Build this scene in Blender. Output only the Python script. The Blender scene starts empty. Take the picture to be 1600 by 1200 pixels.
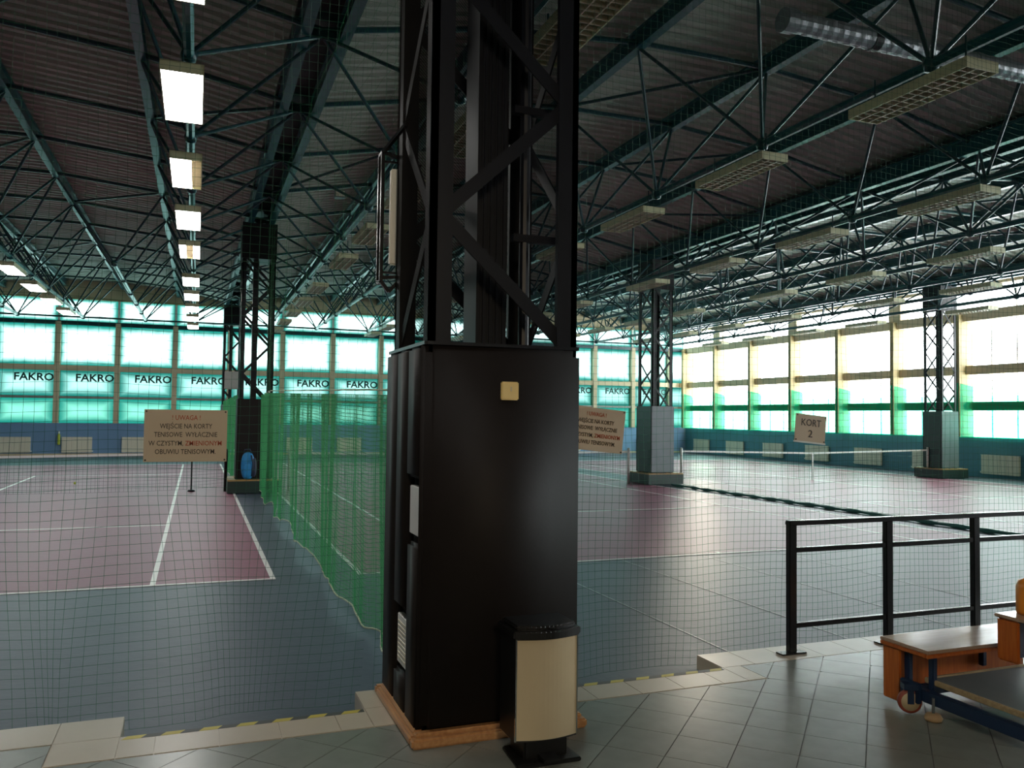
import bpy, bmesh, math, random
from mathutils import Vector, Matrix
random.seed(7)
S = bpy.context.scene
COL = S.collection

# ------------------------------------------------------------------ camera
CAM_H = 2.0107
F_PX, YAW, PITCH, ROLL = 1288.3, 0.364664, 0.038732, 0.012392
fw = Vector((math.sin(YAW)*math.cos(PITCH), math.cos(YAW)*math.cos(PITCH), math.sin(PITCH)))
r0 = Vector((math.cos(YAW), -math.sin(YAW), 0)); u0 = r0.cross(fw)
rt = r0*math.cos(ROLL)+u0*math.sin(ROLL); up = -r0*math.sin(ROLL)+u0*math.cos(ROLL)
cd = bpy.data.cameras.new('camera'); cam = bpy.data.objects.new('camera', cd); COL.objects.link(cam)
cd.sensor_width = 36.0; cd.lens = 36.0*F_PX/1600.0; cd.clip_start = 0.05; cd.clip_end = 300
mw = Matrix((rt, up, -fw)).transposed().to_4x4(); mw.translation = (0, 0, CAM_H)
cam.matrix_world = mw
S.camera = cam

# ------------------------------------------------------------------ sky and window portals
w = bpy.data.worlds.new('sky'); S.world = w; w.use_nodes = True
bg = w.node_tree.nodes['Background']; bg.inputs[0].default_value = (0.93, 0.97, 1.0, 1); bg.inputs[1].default_value = 15.0
S.view_settings.view_transform = 'Standard'; S.view_settings.look = 'None'
S.view_settings.gamma = 1; S.view_settings.use_curve_mapping = False
S.view_settings.exposure = 0.0
FAR_Y, RIGHT_X, LEFT_X, BACK_Y = 41.6, 26.8, -11.4, -7.0
def portal(name, loc, rot, sx, sy):
    l = bpy.data.lights.new(name, 'AREA'); l.shape = 'RECTANGLE'; l.size = sx; l.size_y = sy
    l.cycles.is_portal = True
    o = bpy.data.objects.new(name, l); COL.objects.link(o); o.location = loc; o.rotation_euler = rot
portal('daylight_portal_far', ((LEFT_X+RIGHT_X)/2, FAR_Y+0.35, 4.25), (-math.pi/2, 0, 0), RIGHT_X-LEFT_X, 5.7)
portal('daylight_portal_right', (RIGHT_X+0.35, (FAR_Y+BACK_Y)/2+4, 4.25), (0, math.pi/2, 0), 5.7, FAR_Y-BACK_Y-8)

sl = bpy.data.lights.new('low_sun', 'SUN'); sl.energy = 0.3; sl.angle = math.radians(3); sl.color = (1.0, .84, .66)
so = bpy.data.objects.new('low_sun', sl); COL.objects.link(so)
sun_dir = (fw+rt*((1095-800)/F_PX)-up*((477-600)/F_PX)).normalized()      # low sun behind the far right windows
so.rotation_euler = sun_dir.to_track_quat('Z', 'Y').to_euler(); so.location = sun_dir*80

# ------------------------------------------------------------------ materials
def nodes(name):
    m = bpy.data.materials.new(name); m.use_nodes = True
    return m, m.node_tree.nodes, m.node_tree.links, m.node_tree.nodes['Principled BSDF']
def mat(name, col, rough=0.6, metal=0.0, var=0.12, scale=8.0, bump=0.0, spec=0.5, coat=0.0):
    m, n, l, b = nodes(name)
    b.inputs['Roughness'].default_value = rough; b.inputs['Metallic'].default_value = metal
    b.inputs['Specular IOR Level'].default_value = spec
    if coat: b.inputs['Coat Weight'].default_value = coat; b.inputs['Coat Roughness'].default_value = 0.15
    tc = n.new('ShaderNodeTexCoord'); nz = n.new('ShaderNodeTexNoise')
    nz.inputs['Scale'].default_value = scale; nz.inputs['Detail'].default_value = 4
    l.new(tc.outputs['Object'], nz.inputs['Vector'])
    mx = n.new('ShaderNodeMix'); mx.data_type = 'RGBA'
    mx.inputs['A'].default_value = tuple(max(0, c*(1-var)) for c in col)+(1,)
    mx.inputs['B'].default_value = tuple(min(1, c*(1+var)) for c in col)+(1,)
    l.new(nz.outputs['Fac'], mx.inputs['Factor']); l.new(mx.outputs['Result'], b.inputs['Base Color'])
    if bump:
        bp = n.new('ShaderNodeBump'); bp.inputs['Strength'].default_value = bump; bp.inputs['Distance'].default_value = 0.01
        nz2 = n.new('ShaderNodeTexNoise'); nz2.inputs['Scale'].default_value = scale*8
        l.new(tc.outputs['Object'], nz2.inputs['Vector'])
        l.new(nz2.outputs['Fac'], bp.inputs['Height']); l.new(bp.outputs['Normal'], b.inputs['Normal'])
    return m
def wood(name, c1, c2, rough=0.35, axis=0, scale=3.0):
    m, n, l, b = nodes(name)
    b.inputs['Roughness'].default_value = rough
    tc = n.new('ShaderNodeTexCoord'); mp = n.new('ShaderNodeMapping')
    sc = [14, 14, 14]; sc[axis] = 1.2; mp.inputs['Scale'].default_value = sc
    nz = n.new('ShaderNodeTexNoise'); nz.inputs['Scale'].default_value = scale; nz.inputs['Detail'].default_value = 6
    cr = n.new('ShaderNodeValToRGB'); cr.color_ramp.elements[0].color = c1+(1,); cr.color_ramp.elements[1].color = c2+(1,)
    cr.color_ramp.elements[0].position = 0.35; cr.color_ramp.elements[1].position = 0.7
    l.new(tc.outputs['Object'], mp.inputs[0]); l.new(mp.outputs[0], nz.inputs['Vector'])
    l.new(nz.outputs['Fac'], cr.inputs[0]); l.new(cr.outputs[0], b.inputs['Base Color'])
    return m
def emis(name, col, st):
    m, n, l, b = nodes(name)
    b.inputs['Base Color'].default_value = col+(1,)
    b.inputs['Emission Color'].default_value = col+(1,); b.inputs['Emission Strength'].default_value = st
    return m

M = {}
M['steel'] = mat('blue_painted_steel', (0.008, 0.052, 0.066), 0.3, 0, 0.25, 3)
M['girder'] = mat('blue_girder_paint', (0.007, 0.082, 0.10), 0.28, 0, 0.25, 3)
M['darksteel'] = mat('dark_painted_steel', (0.0045, 0.005, 0.008), 0.42, 0, 0.3, 5, spec=0.35)
M['galv'] = mat('galvanised_duct', (0.32, 0.34, 0.36), 0.4, 0.6, 0.15, 10)
M['deck'] = mat('roof_sheet', (0.37, 0.39, 0.335), 0.55, 0.0, 0.12, 1.5)
M['cream'] = mat('cream_plaster', (0.60, 0.50, 0.34), 0.8, 0, 0.08, 4, 0.1)
M['creamlight'] = mat('cream_reveal_paint', (0.34, 0.27, 0.13), 0.7, 0, 0.08, 4)
M['wallblue'] = mat('blue_wall_paint', (0.17, 0.30, 0.50), 0.6, 0, 0.08, 1.5)
M['wallteal'] = mat('teal_wall_paint', (0.07, 0.23, 0.31), 0.6, 0, 0.08, 1.5)
M['walldark'] = mat('dim_back_wall', (0.20, 0.18, 0.15), 0.8, 0, 0.1, 2)
M['radiator'] = mat('cream_radiator', (0.80, 0.75, 0.62), 0.45, 0, 0.05, 3)
M['lamp_body'] = mat('cream_lamp_housing', (0.62, 0.60, 0.38), 0.45, 0, 0.06, 4)
M['louvre'] = mat('lamp_louvre', (0.55, 0.47, 0.36), 0.35, 0.2, 0.08, 10)
M['lamp_on'] = emis('lit_tube', (1.0, 0.98, 0.94), 21.0)
M['tube_off'] = mat('unlit_tube', (0.7, 0.66, 0.58), 0.3, 0, 0.05)
M['pad'] = mat('black_vinyl_padding', (0.0125, 0.0095, 0.0085), 0.6, 0, 0.2, 6, 0.05, spec=0.22)
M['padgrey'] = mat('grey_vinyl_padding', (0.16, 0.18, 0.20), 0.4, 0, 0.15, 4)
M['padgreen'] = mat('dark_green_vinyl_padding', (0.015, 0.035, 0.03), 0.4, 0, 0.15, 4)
M['netgreen'] = mat('green_net_twine', (0.009, 0.25, 0.06), 0.7, 0, 0.1, 5)
M['netdark'] = mat('dark_green_net_twine', (0.018, 0.11, 0.06), 0.7, 0, 0.2, 5)
M['rollednet'] = mat('faded_green_net_roll', (0.04, 0.16, 0.15), 0.8)
M['blacknet'] = mat('black_net_twine', (0.02, 0.02, 0.022), 0.8)
M['rope'] = mat('pale_rope', (0.52, 0.56, 0.40), 0.8)
M['white'] = mat('white_paint', (0.80, 0.80, 0.78), 0.5, 0, 0.05, 20)
M['black'] = mat('black_paint', (0.008, 0.008, 0.009), 0.24, 0, 0.2)
M['sign'] = mat('cream_sign_board', (0.62, 0.50, 0.36), 0.6, 0, 0.06, 5)
M['ink'] = mat('black_print', (0.05, 0.04, 0.035), 0.6)
M['red'] = mat('red_print', (0.45, 0.07, 0.03), 0.6)
M['banner_ink'] = mat('dark_banner_print', (0.01, 0.05, 0.05), 0.6)
M['dial'] = mat('ivory_plastic', (0.80, 0.60, 0.26), 0.4)
M['binmetal'] = mat('champagne_bin_steel', (0.62, 0.51, 0.33), 0.42, 0.3, 0.06, 3)
M['binblack'] = mat('black_bin_plastic', (0.006, 0.006, 0.006), 0.4)
M['chrome'] = mat('chrome', (0.7, 0.7, 0.7), 0.15, 1.0)
M['plinth'] = wood('plinth_wood', (0.42, 0.20, 0.08), (0.55, 0.30, 0.13), 0.35, 1)
M['bench'] = wood('bench_wood', (0.30, 0.17, 0.06), (0.45, 0.27, 0.10), 0.4, 0)
M['cart_ply'] = wood('orange_plywood', (0.42, 0.10, 0.018), (0.58, 0.17, 0.03), 0.3, 2)
M['cart_top'] = wood('varnished_board', (0.40, 0.28, 0.20), (0.50, 0.36, 0.27), 0.16, 0)
M['cart_blue'] = mat('navy_cart_frame', (0.012, 0.03, 0.075), 0.35)
M['cart_shelf'] = mat('grey_shelf_panel', (0.12, 0.14, 0.15), 0.4)
M['cart_edge'] = wood('pale_edge_strip', (0.35, 0.26, 0.15), (0.45, 0.35, 0.2), 0.5, 0)
M['rubber'] = mat('tan_rubber', (0.42, 0.28, 0.15), 0.6)
M['wheelred'] = mat('red_wheel_tread', (0.28, 0.06, 0.035), 0.5)
M['wheelcream'] = mat('cream_wheel_disc', (0.55, 0.45, 0.28), 0.5)
M['orange'] = mat('orange_plastic', (0.75, 0.25, 0.02), 0.4)
M['bag'] = mat('bright_blue_nylon', (0.02, 0.24, 0.55), 0.5, 0, 0.25, 15)
M['bagdark'] = mat('navy_nylon', (0.02, 0.03, 0.06), 0.6)
M['ball'] = mat('tennis_ball_felt', (0.55, 0.62, 0.08), 0.9)
M['yellowtape'] = mat('yellow_tape', (0.55, 0.45, 0.05), 0.5)
M['blacktape'] = mat('black_tape', (0.03, 0.03, 0.025), 0.5)
M['grout'] = mat('dark_grout', (0.06, 0.06, 0.055), 0.8)
M['tilebeige'] = mat('beige_tile', (0.50, 0.43, 0.34), 0.32, 0, 0.08, 5)
M['tilegrey'] = mat('grey_green_tile', (0.20, 0.215, 0.19), 0.27, 0, 0.18, 7, spec=0.8)
M['courtblue'] = mat('blue_grey_carpet', (0.060, 0.076, 0.104), 0.44, 0, 0.18, 1.2, 0.25, spec=0.2)
M['courtpink'] = mat('maroon_court', (0.26, 0.092, 0.14), 0.44, 0, 0.12, 1.0, 0.25, spec=0.2)
M['line'] = mat('white_court_line', (0.80, 0.78, 0.76), 0.45, 0, 0.06, 6)
M['seam'] = mat('pale_carpet_seam', (0.26, 0.30, 0.31), 0.4, 0, 0.5, 9)
M['greyboard'] = mat('grey_board', (0.28, 0.27, 0.25), 0.6)

def painted_glow_film(name, centre, edge):
    """tinted translucent film: window glow painted into its tint, pale centre to deep green edges"""
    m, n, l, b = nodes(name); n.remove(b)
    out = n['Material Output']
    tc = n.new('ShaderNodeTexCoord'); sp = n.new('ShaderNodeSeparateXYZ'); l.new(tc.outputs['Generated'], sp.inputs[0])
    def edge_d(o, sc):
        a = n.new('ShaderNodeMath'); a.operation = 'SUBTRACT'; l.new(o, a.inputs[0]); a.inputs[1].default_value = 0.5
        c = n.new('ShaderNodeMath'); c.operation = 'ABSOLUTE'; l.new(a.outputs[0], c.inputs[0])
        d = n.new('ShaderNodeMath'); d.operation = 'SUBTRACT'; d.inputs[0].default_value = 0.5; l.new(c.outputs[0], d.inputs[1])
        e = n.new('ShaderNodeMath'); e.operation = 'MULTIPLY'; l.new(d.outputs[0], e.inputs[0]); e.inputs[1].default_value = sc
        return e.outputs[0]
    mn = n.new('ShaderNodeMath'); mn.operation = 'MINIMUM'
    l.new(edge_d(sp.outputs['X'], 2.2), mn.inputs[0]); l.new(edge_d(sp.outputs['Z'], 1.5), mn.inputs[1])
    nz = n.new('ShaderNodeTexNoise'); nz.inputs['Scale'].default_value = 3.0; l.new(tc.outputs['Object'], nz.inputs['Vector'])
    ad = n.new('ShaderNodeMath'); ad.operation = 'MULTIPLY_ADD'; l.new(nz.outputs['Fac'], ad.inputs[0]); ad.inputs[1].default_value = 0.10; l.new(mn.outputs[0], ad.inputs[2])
    cr = n.new('ShaderNodeValToRGB'); cr.color_ramp.elements[0].position = 0.06; cr.color_ramp.elements[0].color = edge+(1,)  # painted window glow: deep green rim brightening towards the pane centre
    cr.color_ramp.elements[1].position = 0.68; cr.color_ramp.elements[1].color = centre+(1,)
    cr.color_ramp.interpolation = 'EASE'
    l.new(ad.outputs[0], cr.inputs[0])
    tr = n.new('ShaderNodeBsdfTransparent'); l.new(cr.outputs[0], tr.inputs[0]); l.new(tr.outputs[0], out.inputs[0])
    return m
M['film_top'] = painted_glow_film('turquoise_film_painted_glow', (0.27, 0.42, 0.39), (0.0012, 0.027, 0.021))
M['film_mid'] = painted_glow_film('turquoise_banner_film_painted_glow', (0.05, 0.105, 0.093), (0.0009, 0.020, 0.016))
M['film_low'] = painted_glow_film('turquoise_low_film_painted_glow', (0.026, 0.083, 0.062), (0.0012, 0.025, 0.019))
def sheer(name, tint, diff, fac):
    m, n, l, b = nodes(name); n.remove(b); out = n['Material Output']
    tr = n.new('ShaderNodeBsdfTransparent'); tr.inputs[0].default_value = tint+(1,)
    tl = n.new('ShaderNodeBsdfTranslucent'); tl.inputs[0].default_value = diff+(1,)
    df = n.new('ShaderNodeBsdfDiffuse'); df.inputs[0].default_value = diff+(1,)
    m1 = n.new('ShaderNodeMixShader'); m1.inputs[0].default_value = 0.5; l.new(tl.outputs[0], m1.inputs[1]); l.new(df.outputs[0], m1.inputs[2])
    m2 = n.new('ShaderNodeMixShader'); m2.inputs[0].default_value = fac; l.new(tr.outputs[0], m2.inputs[1]); l.new(m1.outputs[0], m2.inputs[2])
    l.new(m2.outputs[0], out.inputs[0]); return m
M['greensheet'] = sheer('green_window_netting', (0.5, 0.95, 0.75), (0.0, 0.52, 0.31), 0.6)
M['glass'] = sheer('clear_window_glass', (0.88, 0.92, 0.92), (0.5, 0.5, 0.5), 0.02)
def mesh_guard():
    m, n, l, b = nodes('fine_wire_mesh'); out = n['Material Output']
    b.inputs['Base Color'].default_value = (0.012, 0.010, 0.008, 1); b.inputs['Roughness'].default_value = 1.0; b.inputs['Specular IOR Level'].default_value = 0.0
    tc = n.new('ShaderNodeTexCoord'); wv = n.new('ShaderNodeTexWave'); wv.inputs['Scale'].default_value = 28; wv.bands_direction = 'DIAGONAL'
    l.new(tc.outputs['Object'], wv.inputs['Vector'])
    mr = n.new('ShaderNodeMapRange'); mr.inputs['To Min'].default_value = 0.35; mr.inputs['To Max'].default_value = 0.75; l.new(wv.outputs['Fac'], mr.inputs['Value'])
    tr = n.new('ShaderNodeBsdfTransparent'); mx = n.new('ShaderNodeMixShader')
    l.new(mr.outputs[0], mx.inputs[0]); l.new(tr.outputs[0], mx.inputs[1]); l.new(b.outputs[0], mx.inputs[2]); l.new(mx.outputs[0], out.inputs[0])
    return m
M['guard'] = mesh_guard()

# ------------------------------------------------------------------ builders
class MB:
    def __init__(s): s.v = []; s.f = []; s.mi = []
    def quad(s, pts, m=0):
        i = len(s.v); s.v += [tuple(p) for p in pts]; s.f.append(tuple(range(i, i+len(pts)))); s.mi.append(m); return s
    def box(s, lo, hi, m=0, bev=0):
        x0, y0, z0 = lo; x1, y1, z1 = hi
        i = len(s.v)
        s.v += [(x0,y0,z0),(x1,y0,z0),(x1,y1,z0),(x0,y1,z0),(x0,y0,z1),(x1,y0,z1),(x1,y1,z1),(x0,y1,z1)]
        for f in ((0,3,2,1),(4,5,6,7),(0,1,5,4),(1,2,6,5),(2,3,7,6),(3,0,4,7)):
            s.f.append(tuple(i+k for k in f)); s.mi.append(m)
        return s
    def prism(s, poly, z0, z1, m=0):
        n = len(poly); i = len(s.v)
        s.v += [(p[0], p[1], z0) for p in poly]+[(p[0], p[1], z1) for p in poly]
        s.f.append(tuple(i+k for k in reversed(range(n)))); s.mi.append(m)
        s.f.append(tuple(i+n+k for k in range(n))); s.mi.append(m)
        for k in range(n):
            s.f.append((i+k, i+(k+1) % n, i+n+(k+1) % n, i+n+k)); s.mi.append(m)
        return s
    def tube(s, pts, r, n=6, m=0, cap=True):
        pts = [Vector(p) for p in pts]; i0 = len(s.v); N = len(pts)
        for k, p in enumerate(pts):
            d = (pts[min(k+1, N-1)]-pts[max(k-1, 0)]).normalized()
            a = Vector((0, 0, 1)) if abs(d.z) < 0.9 else Vector((0, 1, 0))
            x = d.cross(a).normalized(); y = d.cross(x)
            rr = r[k] if isinstance(r, (list, tuple)) else r
            for q in range(n):
                t = 2*math.pi*(q+0.5)/n; s.v.append(tuple(p+x*(rr*math.cos(t))+y*(rr*math.sin(t))))
        for k in range(N-1):
            for q in range(n):
                a, b = i0+k*n+q, i0+k*n+(q+1) % n
                s.f.append((a, a+n, b+n, b)); s.mi.append(m)
        if cap:
            s.f.append(tuple(i0+q for q in range(n))); s.mi.append(m)
            s.f.append(tuple(i0+(N-1)*n+q for q in reversed(range(n)))); s.mi.append(m)
        return s
    def lathe(s, prof, n=20, m=0, c=(0, 0, 0)):
        i0 = len(s.v)
        for r, z in prof:
            for q in range(n):
                t = 2*math.pi*q/n; s.v.append((c[0]+r*math.cos(t), c[1]+r*math.sin(t), c[2]+z))
        for k in range(len(prof)-1):
            for q in range(n):
                a, b = i0+k*n+q, i0+k*n+(q+1) % n
                s.f.append((a, b, b+n, a+n)); s.mi.append(m)
        return s
    def mesh(s, name, mats):
        me = bpy.data.meshes.new(name); me.from_pydata(s.v, [], s.f)
        for k in (mats if isinstance(mats, (list, tuple)) else [mats]): me.materials.append(M[k])
        me.polygons.foreach_set('material_index', s.mi); me.update(); return me
    def build(s, name, mats, parent=None, smooth=False, bevel=0):
        me = s.mesh(name, mats)
        if bevel:
            bm = bmesh.new(); bm.from_mesh(me); bmesh.ops.remove_doubles(bm, verts=bm.verts, dist=1e-5)
            bmesh.ops.bevel(bm, geom=bm.edges[:], offset=bevel, segments=2, affect='EDGES', clamp_overlap=True)
            bm.to_mesh(me); bm.free()
        if smooth:
            me.polygons.foreach_set('use_smooth', [True]*len(me.polygons))
        return link(name, me, parent)
def link(name, data, parent=None):
    o = bpy.data.objects.new(name, data); COL.objects.link(o)
    if parent is not None:
        o.parent = parent; o.matrix_parent_inverse = Matrix.Translation(-Vector(parent.location))
    return o
def tag(o, label=None, cat=None, group=None, kind=None):
    if label: o['label'] = label
    if cat: o['category'] = cat
    if group: o['group'] = group
    if kind: o['kind'] = kind
    return o
def thing(name, label, cat, loc=(0, 0, 0), group=None, kind=None):
    o = bpy.data.objects.new(name, None); COL.objects.link(o); o.location = loc; o.empty_display_size = 0.1
    return tag(o, label, cat, group, kind)
_unit = {}
def unit(kind, m):
    k = (kind, m)
    if k not in _unit:
        b = MB()
        if kind == 'box': b.box((-.5, -.5, 0), (.5, .5, 1))
        else: b.tube([(0, 0, 0), (0, 0, 1)], 1.0, 8)
        _unit[k] = b.mesh('unit_'+kind, m)
    return _unit[k]
def bar(name, p, q, r, m, parent, kind='tube', r2=None):
    """a straight member between two points sharing one unit mesh"""
    p, q = Vector(p), Vector(q); d = q-p; L = d.length
    o = bpy.data.objects.new(name, unit(kind, m)); COL.objects.link(o)
    z = d/L; a = Vector((0, 0, 1)) if abs(z.z) < 0.95 else Vector((0, 1, 0))
    x = a.cross(z).normalized(); y = z.cross(x)
    mt = Matrix((x*r, y*(r2 or r), z*L)).transposed().to_4x4(); mt.translation = p
    if parent is not None:
        o.parent = parent; o.matrix_parent_inverse = Matrix.Translation(-Vector(parent.location))
    loc, rot, sc = mt.decompose()
    o.location = loc; o.rotation_euler = rot.to_euler(); o.scale = sc
    return o
ORD = ['first', 'second', 'third', 'fourth', 'fifth', 'sixth', 'seventh', 'eighth', 'ninth', 'tenth', 'eleventh', 'twelfth', 'thirteenth', 'fourteenth', 'fifteenth', 'sixteenth', 'seventeenth', 'eighteenth', 'nineteenth', 'twentieth']
def text(name, body, size, loc, rot, m, parent, sx=1.0, align='CENTER', bold=0.0, shear=0.0):
    cu = bpy.data.curves.new(name, 'FONT'); cu.body = body; cu.size = size; cu.align_x = align; cu.align_y = 'CENTER'
    cu.offset = bold; cu.extrude = 0.0008; cu.resolution_u = 2; cu.shear = shear
    t = bpy.data.objects.new(name+'_src', cu); COL.objects.link(t)
    dg = bpy.context.evaluated_depsgraph_get(); me = bpy.data.meshes.new_from_object(t.evaluated_get(dg))
    bpy.data.objects.remove(t); bpy.data.curves.remove(cu)
    me.materials.clear(); me.materials.append(M[m])
    o = link(name, me, parent); o.location = loc; o.rotation_euler = rot; o.scale = (sx, 1, 1)
    return o

# ================================================================== FLOOR AND COURTS
BASE_Y = 10.41
NET_Y = BASE_Y+11.885
END_Y = BASE_Y+23.77
floor = MB().box((LEFT_X-.3, BACK_Y-.3, -0.3), (RIGHT_X+.3, FAR_Y+.3, 0)).build('floor', 'courtblue')
tag(floor, 'blue-grey carpeted sports floor around the maroon tennis courts', 'floor', kind='structure')
def strip(x0, y0, x1, y1, name='court_line', m='line', z=0.006):
    return MB().box((x0, y0, 0.0), (x1, y1, z)).build(name, m, floor)
def court(xl, xr):
    W = xr-xl; al = 1.372*W/10.97; l = .06
    MB().box((xl, BASE_Y, 0), (xr, END_Y, 0.003)).build('court_surface', 'courtpink', floor)
    for y in (BASE_Y, END_Y-l): strip(xl, y, xr, y+l)
    for x in (xl, xr-l): strip(x, BASE_Y+l, x+l, END_Y-l)
    for x in (xl+al-l/2, xr-al-l/2): strip(x, BASE_Y+l, x+l, END_Y-l)
    for y in (BASE_Y+5.485, END_Y-5.485): strip(xl+al+l/2, y-l/2, xr-al-l/2, y+l/2)
    c = (xl+xr)/2; strip(c-l/2, BASE_Y+5.485+l/2, c+l/2, END_Y-5.485-l/2)
    strip(c-l/2, BASE_Y+l, c+l/2, BASE_Y+.16); strip(c-l/2, END_Y-.16, c+l/2, END_Y-l)
C1 = (0.945-10.97, 0.945); C2 = (1.94, 12.78); C3 = (13.95, 24.65)
for c in (C1, C2, C3): court(*c)
for x in (4.34, 5.65, 6.98, 8.3): strip(x-.008, 5.9, x+.008, BASE_Y-.05, 'carpet_seam', 'seam', .003)

# ---- entrance platform with tiles
PZ = 0.11
plat = MB()
edge = [(-11, 5.72), (-.37, 5.72), (-.37, 5.37), (1.06, 5.37), (1.06, 5.72), (2.38, 5.72), (2.38, 5.37), (3.80, 5.37), (3.80, 5.72), (12, 5.72)]
for a, b in ((-11, -.37), (1.06, 2.38), (3.80, 12)): plat.box((a, 5.37, 0), (b, 5.717, PZ-.008))
plat.box((-11, BACK_Y, 0), (12, 5.367, PZ-.008))
platform = plat.build('floor_platform', 'tilebeige')
tag(platform, 'raised tiled entrance platform with a notched beige edge', 'floor', kind='structure')
MB().box((-10.9, BACK_Y+.05, PZ-.008), (11.9, 5.03, PZ-.0045)).build('grout_bed', 'grout', platform)
def clip(poly, a, b, c):   # keep a*x+b*y<=c
    out = []
    for i in range(len(poly)):
        p, q = poly[i], poly[(i+1) % len(poly)]
        dp, dq = a*p[0]+b*p[1]-c, a*q[0]+b*q[1]-c
        if dp <= 0: out.append(p)
        if (dp < 0) != (dq < 0) and dp != dq and not (dp == 0 or dq == 0):
            t = dp/(dp-dq); out.append((p[0]+(q[0]-p[0])*t, p[1]+(q[1]-p[1])*t))
    return out
def area(p): return abs(sum(p[i][0]*p[(i+1) % len(p)][1]-p[(i+1) % len(p)][0]*p[i][1] for i in range(len(p))))/2
c45 = math.sqrt(.5); TS = .344; g = .0025
h = (TS/2-g)*math.sqrt(2)
full_tile = MB().prism([(0, -h), (h, 0), (0, h), (-h, 0)], -.005, 0).mesh('floor_tile', 'tilegrey')
def pxy(X, Y):
    v = Vector((X, Y, PZ-CAM_H)); z = v.dot(fw)
    if z < .3: return None
    return 800+F_PX*v.dot(rt)/z, 600-F_PX*v.dot(up)/z
for iu in range(-22, 26):
    for iv in range(-22, 26):
        u, v = 5.003+TS*(iu+.5), .085+TS*(iv+.5)
        X, Y = (u-v)*c45, (u+v)*c45
        q = pxy(X, Y)
        if Y > 5.7 or Y < 2.2 or X < -3 or X > 9 or q is None or not (-250 < q[0] < 1850 and q[1] < 1420): continue
        P = [(X, Y-h), (X+h, Y), (X, Y+h), (X-h, Y)]
        if Y+h < 5.04:
            o = link('floor_tile', full_tile, platform); o.location = (X, Y, PZ); continue
        pieces = [clip(P, 0, 1, 5.04)]
        for sgn, lim in ((-1, 3.965), (1, -.725)):
            pc = clip(clip(clip(P, 0, 1, 5.365), 0, -1, -5.04), sgn, 0, sgn*lim)
            pieces.append(pc)
        pieces = [p for p in pieces if len(p) > 2 and area(p) > .0008]
        if not pieces: continue
        mb = MB()
        for p in pieces: mb.prism(p, PZ-.005, PZ)
        mb.build('floor_tile', 'tilegrey', platform)
def btile(x0, y0, x1, y1): MB().box((x0+g, y0+g, PZ-.009), (x1-g, y1-g, PZ+.001)).build('border_tile', 'tilebeige', platform)
xs = [-.72-.344*k for k in range(9)]
for a in xs: btile(a-.344, 5.375, a, 5.72)
btile(-.72, 5.05, -.37, 5.375); btile(-.72, 5.375, -.37, 5.72)
xl = [-.37, -.175, .17, .515, .86, 1.06]
for a, b in zip(xl, xl[1:]): btile(a, 5.05, b, 5.37)
for a, b in ((1.06, 1.40), (1.40, 1.74), (1.74, 2.08), (2.08, 2.38)):
    btile(a, 5.05, b, 5.375); btile(a, 5.375, b, 5.72)
xl = [2.38, 2.58, 2.92, 3.26, 3.59, 3.80]
for a, b in zip(xl, xl[1:]): btile(a, 5.05, b, 5.37)
btile(3.80, 5.05, 3.96, 5.37)
xl = [3.80]+[4.10+.344*k for k in range(12)]
for a, b in zip(xl, xl[1:]): btile(a, 5.37, b, 5.72)
# hazard tape on the step edges
def hazard(x0, x1, where):
    t = thing('hazard_tape', 'black and yellow striped hazard tape on the step edge '+where, 'tape', (x0, 5.34, PZ))
    x = x0; k = 0
    while x < x1-.01:
        n = min(x+.105, x1); s = .03
        MB().prism([(x, 5.318), (n, 5.318), (min(n+s, x1), 5.366), (min(x+s, x1), 5.366)], PZ+.0012, PZ+.0022).build('tape_stripe', ('yellowtape', 'blacktape')[k % 2], t)
        x = n; k += 1
hazard(-.36, 1.05, 'left of the big column'); hazard(2.39, 3.78, 'right of the big column')

# ================================================================== WALLS AND WINDOWS
tag(MB().box((LEFT_X-.3, BACK_Y, 0), (LEFT_X, FAR_Y, 8.3)).build('wall_left', 'walldark'), 'dim left side wall of the sports hall', 'wall', kind='structure')
tag(MB().box((LEFT_X, BACK_Y-.3, 0), (RIGHT_X, BACK_Y, 8.3)).build('wall_back', 'walldark'), 'dim wall of the hall behind the viewer', 'wall', kind='structure')
wf = MB().box((LEFT_X, FAR_Y, 0), (RIGHT_X, FAR_Y+.3, 1.45)).build('wall_far', 'wallblue')
tag(wf, 'blue lower far wall carrying radiators below the turquoise windows', 'wall', kind='structure')
MB().box((LEFT_X, FAR_Y, 7.05), (RIGHT_X, FAR_Y+.3, 8.4)).build('upper_band', 'cream', wf)
bb = MB().box((LEFT_X, FAR_Y-.05, 0), (RIGHT_X, FAR_Y, .09)).build('baseboard_far', 'cream'); tag(bb, 'cream skirting board along the far blue wall', 'skirting board', kind='structure')
mull = [-1.01+2.43*k for k in range(-4, 12)]
rows = [(1.45, 2.55), (2.66, 3.80), (4.05, 5.86), (6.04, 7.05)]
for x in mull: MB().box((x-.11, FAR_Y-.08, 1.45), (x+.11, FAR_Y+.28, 6.0)).build('mullion', 'cream', wf)
for z0, z1, m in ((2.55, 2.66, 'greyboard'), (3.80, 4.05, 'cream'), (5.86, 6.04, 'steel')):
    MB().box((LEFT_X, FAR_Y-.05, z0), (RIGHT_X, FAR_Y+.2, z1)).build('transom', m, wf)
for x in mull: MB().box((x-.05, FAR_Y+.05, 6.04), (x+.05, FAR_Y+.2, 7.05)).build('mullion', 'white', wf)
wn = 0
edges_x = [LEFT_X]+mull+[RIGHT_X]
word = [''] + ['']
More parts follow.
